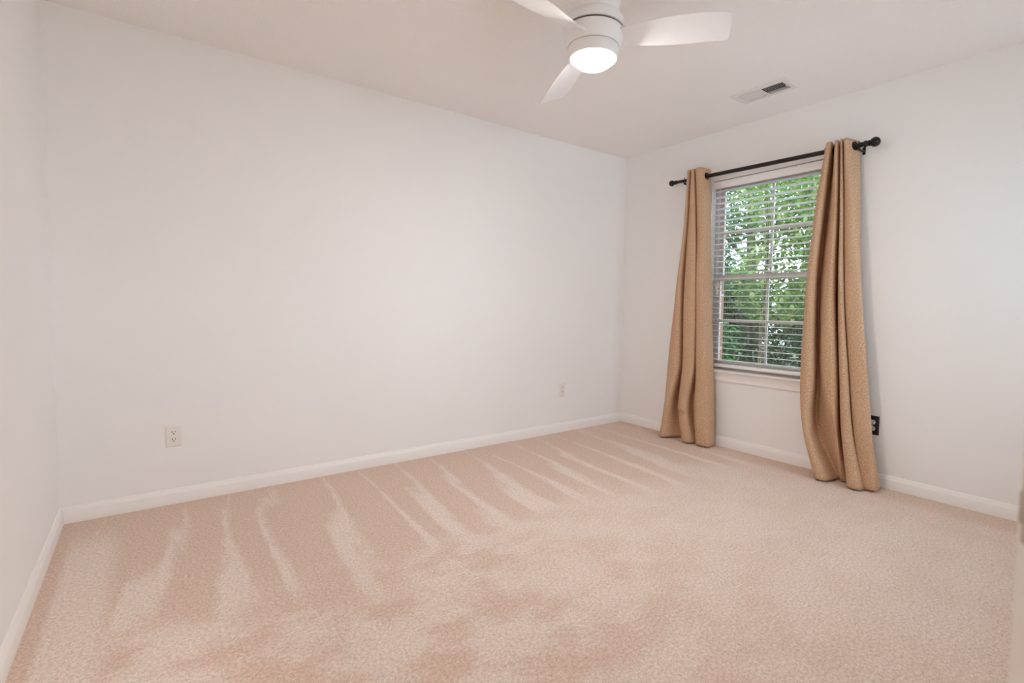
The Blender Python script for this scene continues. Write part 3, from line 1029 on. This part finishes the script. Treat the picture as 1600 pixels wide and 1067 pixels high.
# ------------------------------------------------------------------ unseen lamp added in the hall to brighten the room
hl = thing('hall_fill_lamp', 'added round ceiling lamp in the unseen hall, for fill light', 'ceiling lamp', (-2.9, -4.5, H))
bm = bmesh.new()
lathe(bm, [(0.0, 0.0), (0.15, 0.0), (0.155, -0.02), (0.0, -0.02)][::-1], 40)
obj('lamp_base', bm, M['fan'], hl)
bm = bmesh.new()
lathe(bm, [(0.0, -0.0205), (0.14, -0.0205), (0.13, -0.05), (0.08, -0.075), (0.0, -0.085)][::-1], 40)
obj('lamp_lens', bm, lamp_material('hall_fill_lens', 160), hl)

# ------------------------------------------------------------------ outdoors
bm = bmesh.new()
box(bm, T + 0.095, 16, -12, 12, -0.5, -0.35)
g = structure('ground', bm, M['ground'])

def leaves(name, mat, parent, blobs, count, size, seed):
    """small folded leaves scattered through ellipsoid blobs"""
    rnd = random.Random(seed)
    verts, faces = [], []
    wsum = [b[3] * b[4] * b[5] for b in blobs]
    tot = sum(wsum)
    for b, w in zip(blobs, wsum):
        for _ in range(int(count * w / tot)):
            while True:
                p = Vector((rnd.uniform(-1, 1), rnd.uniform(-1, 1), rnd.uniform(-1, 1)))
                if 0.25 < p.length < 1:
                    break
            c = Vector((b[0] + p.x * b[3], b[1] + p.y * b[4], b[2] + p.z * b[5]))
            if c.z < -0.3 or c.x < 0.75:
                continue
            L = size * rnd.uniform(0.7, 1.35)
            wd = L * rnd.uniform(0.30, 0.45)
            az, el = rnd.uniform(0, 2 * PI), rnd.uniform(-1.1, 0.5)
            d = Vector((math.cos(az) * math.cos(el), math.sin(az) * math.cos(el), math.sin(el)))
            s = d.cross(Vector((rnd.uniform(-.5, .5), rnd.uniform(-.5, .5), 1))).normalized()
            n = s.cross(d)
            k = len(verts)
            for t, u, h in ((0, 0, 0), (0.35, -1, 0.16), (0.7, -0.7, 0.1), (1, 0, -0.1), (0.7, 0.7, 0.1), (0.35, 1, 0.16)):
                verts.append(c + d * (L * (t - 0.5)) + s * (wd * u) + n * (wd * h))
            faces += [(k, k + 1, k + 2, k + 3), (k, k + 3, k + 4, k + 5)]
    me = bpy.data.meshes.new(name)
    me.from_pydata([tuple(v) for v in verts], [], faces)
    me.materials.append(mat)
    o = bpy.data.objects.new(name, me)
    C.objects.link(o)
    if parent:
        o.parent = parent
        o.matrix_parent_inverse = Matrix.Translation(-parent.location)
    return o

def tree(name, label, cat, x, y, trunk_pts, trunk_r, branches, blobs, count, size, mat, seed, group):
    t = thing(name, label, cat, (x, y, -0.35), 0, group)
    inv = Matrix.Translation(-t.location)
    bm = bmesh.new()
    tube(bm, trunk_pts, trunk_r, 10)
    o = obj('trunk', bm, M['bark'], t)
    o.matrix_parent_inverse = inv
    for pts, rr in branches:
        bm = bmesh.new()
        tube(bm, pts, rr, 7)
        o = obj('branch', bm, M['bark'], t)
        o.matrix_parent_inverse = inv
    leaves('foliage', mat, t, blobs, count, size, seed)
    return t
GRP = 'trees and shrubs outside the window'
tree('leafy_tree', 'bright yellow-green leafy tree outside, seen through the right half of the window', 'tree', 3.1, 0.35,
     [(3.1, 0.35, -0.35), (3.08, 0.34, 0.8), (3.12, 0.30, 1.8), (3.05, 0.33, 3.2)], [0.03, 0.027, 0.022, 0.012],
     [([(3.1, 0.33, 1.5), (2.95, 0.10, 1.95), (2.85, -0.22, 2.3)], [0.018, 0.014, 0.008]),
      ([(3.1, 0.30, 1.75), (3.0, 0.45, 2.05), (2.9, 0.68, 2.2)], [0.016, 0.012, 0.006]),
      ([(3.09, 0.32, 1.2), (2.9, 0.1, 1.4), (2.7, -0.3, 1.5)], [0.014, 0.010, 0.005])],
     [(3.1, 0.1, 1.5, 0.7, 0.62, 0.7), (3.2, -0.6, 2.2, 0.7, 0.7, 0.8), (3.2, 0.15, 2.6, 0.8, 0.6, 0.6)], 7500, 0.062, M['leaf_bright'], 11, GRP)
tree('leafy_tree', 'darker green leafy tree outside, seen through the left half of the window', 'tree', 3.0, 1.55,
     [(3.0, 1.55, -0.35), (3.02, 1.53, 0.9), (2.95, 1.5, 2.0), (3.0, 1.45, 3.4)], [0.035, 0.03, 0.026, 0.012],
     [([(2.97, 1.5, 1.4), (2.85, 1.2, 1.85), (2.7, 0.90, 2.05)], [0.02, 0.014, 0.007]),
      ([(2.97, 1.5, 1.8), (2.9, 1.85, 2.3), (2.8, 2.2, 2.6)], [0.02, 0.014, 0.007])],
     [(2.9, 1.45, 1.6, 0.7, 0.68, 0.8), (3.0, 1.75, 2.4, 0.8, 0.95, 0.8), (2.8, 2.5, 1.4, 0.8, 0.9, 0.9)], 9500, 0.062, M['leaf_mid'], 23, GRP)
hedge_blobs = [(4.7, -1.6 + 0.75 * k, 0.65, 0.5, 0.65, 1.05 + 0.15 * (k % 3)) for k in range(9)]
tree('dense_hedge', 'dense dark green hedge outside, filling the lower panes of the window', 'hedge', 4.7, 1.4,
     [(4.7, 1.4, -0.35), (4.72, 1.42, 0.4), (4.68, 1.4, 1.1)], [0.04, 0.035, 0.015],
     [([(4.7, 1.4, 0.0), (4.6, 0.9, 0.5), (4.5, 0.5, 0.9)], [0.02, 0.014, 0.006]),
      ([(4.7, 1.4, 0.1), (4.6, 1.9, 0.6), (4.5, 2.3, 1.0)], [0.02, 0.014, 0.006])],
     hedge_blobs, 36000, 0.065, M['leaf_dark'], 5, GRP)
tree('young_shrub', 'mid-green shrub outside, low behind the lower left panes', 'shrub', 2.3, 0.85,
     [(2.3, 0.85, -0.35), (2.31, 0.86, 0.2), (2.28, 0.84, 0.8)], [0.02, 0.016, 0.007],
     [([(2.3, 0.85, 0.0), (2.2, 0.6, 0.4), (2.15, 0.45, 0.7)], [0.01, 0.008, 0.004])],
     [(2.3, 0.8, 0.55, 0.45, 0.6, 0.55)], 1900, 0.058, M['leaf_mid'], 41, GRP)
tree('tall_tree', 'tall green tree farther off outside, in the upper panes', 'tree', 6.6, 2.6,
     [(6.6, 2.6, -0.35), (6.6, 2.55, 2.0), (6.5, 2.6, 4.5)], [0.12, 0.1, 0.05],
     [([(6.6, 2.57, 1.8), (6.3, 1.8, 2.8), (6.2, 1.2, 3.3)], [0.05, 0.035, 0.015]),
      ([(6.6, 2.57, 2.0), (6.4, 3.4, 3.0), (6.3, 4.0, 3.4)], [0.05, 0.035, 0.015])],
     [(6.5, 2.2, 3.6, 1.2, 1.9, 1.2), (6.5, 0.6, 2.6, 1.0, 1.1, 0.9), (6.6, 3.9, 2.6, 1.0, 1.2, 1.1)], 9000, 0.10, M['leaf_mid'], 77, GRP)

for k, (y, s, lab) in enumerate(((-1.6, 31, 'far green tree outside, behind the right panes'), (2.0, 32, 'far green tree outside, behind the middle panes'), (5.6, 33, 'far green tree outside, behind the left panes'))):
    tree('far_tree', lab, 'tree', 10.0, y,
         [(10.0, y, -0.35), (10.0, y + 0.05, 1.0), (9.95, y, 2.4)], [0.09, 0.08, 0.03],
         [([(10.0, y, 0.8), (9.7, y - 0.6, 1.6), (9.6, y - 1.0, 2.0)], [0.04, 0.03, 0.012])],
         [(10.0, y, 0.9, 0.9, 1.66, 1.45)], 8000, 0.17, M['leaf_dark'], s, GRP)
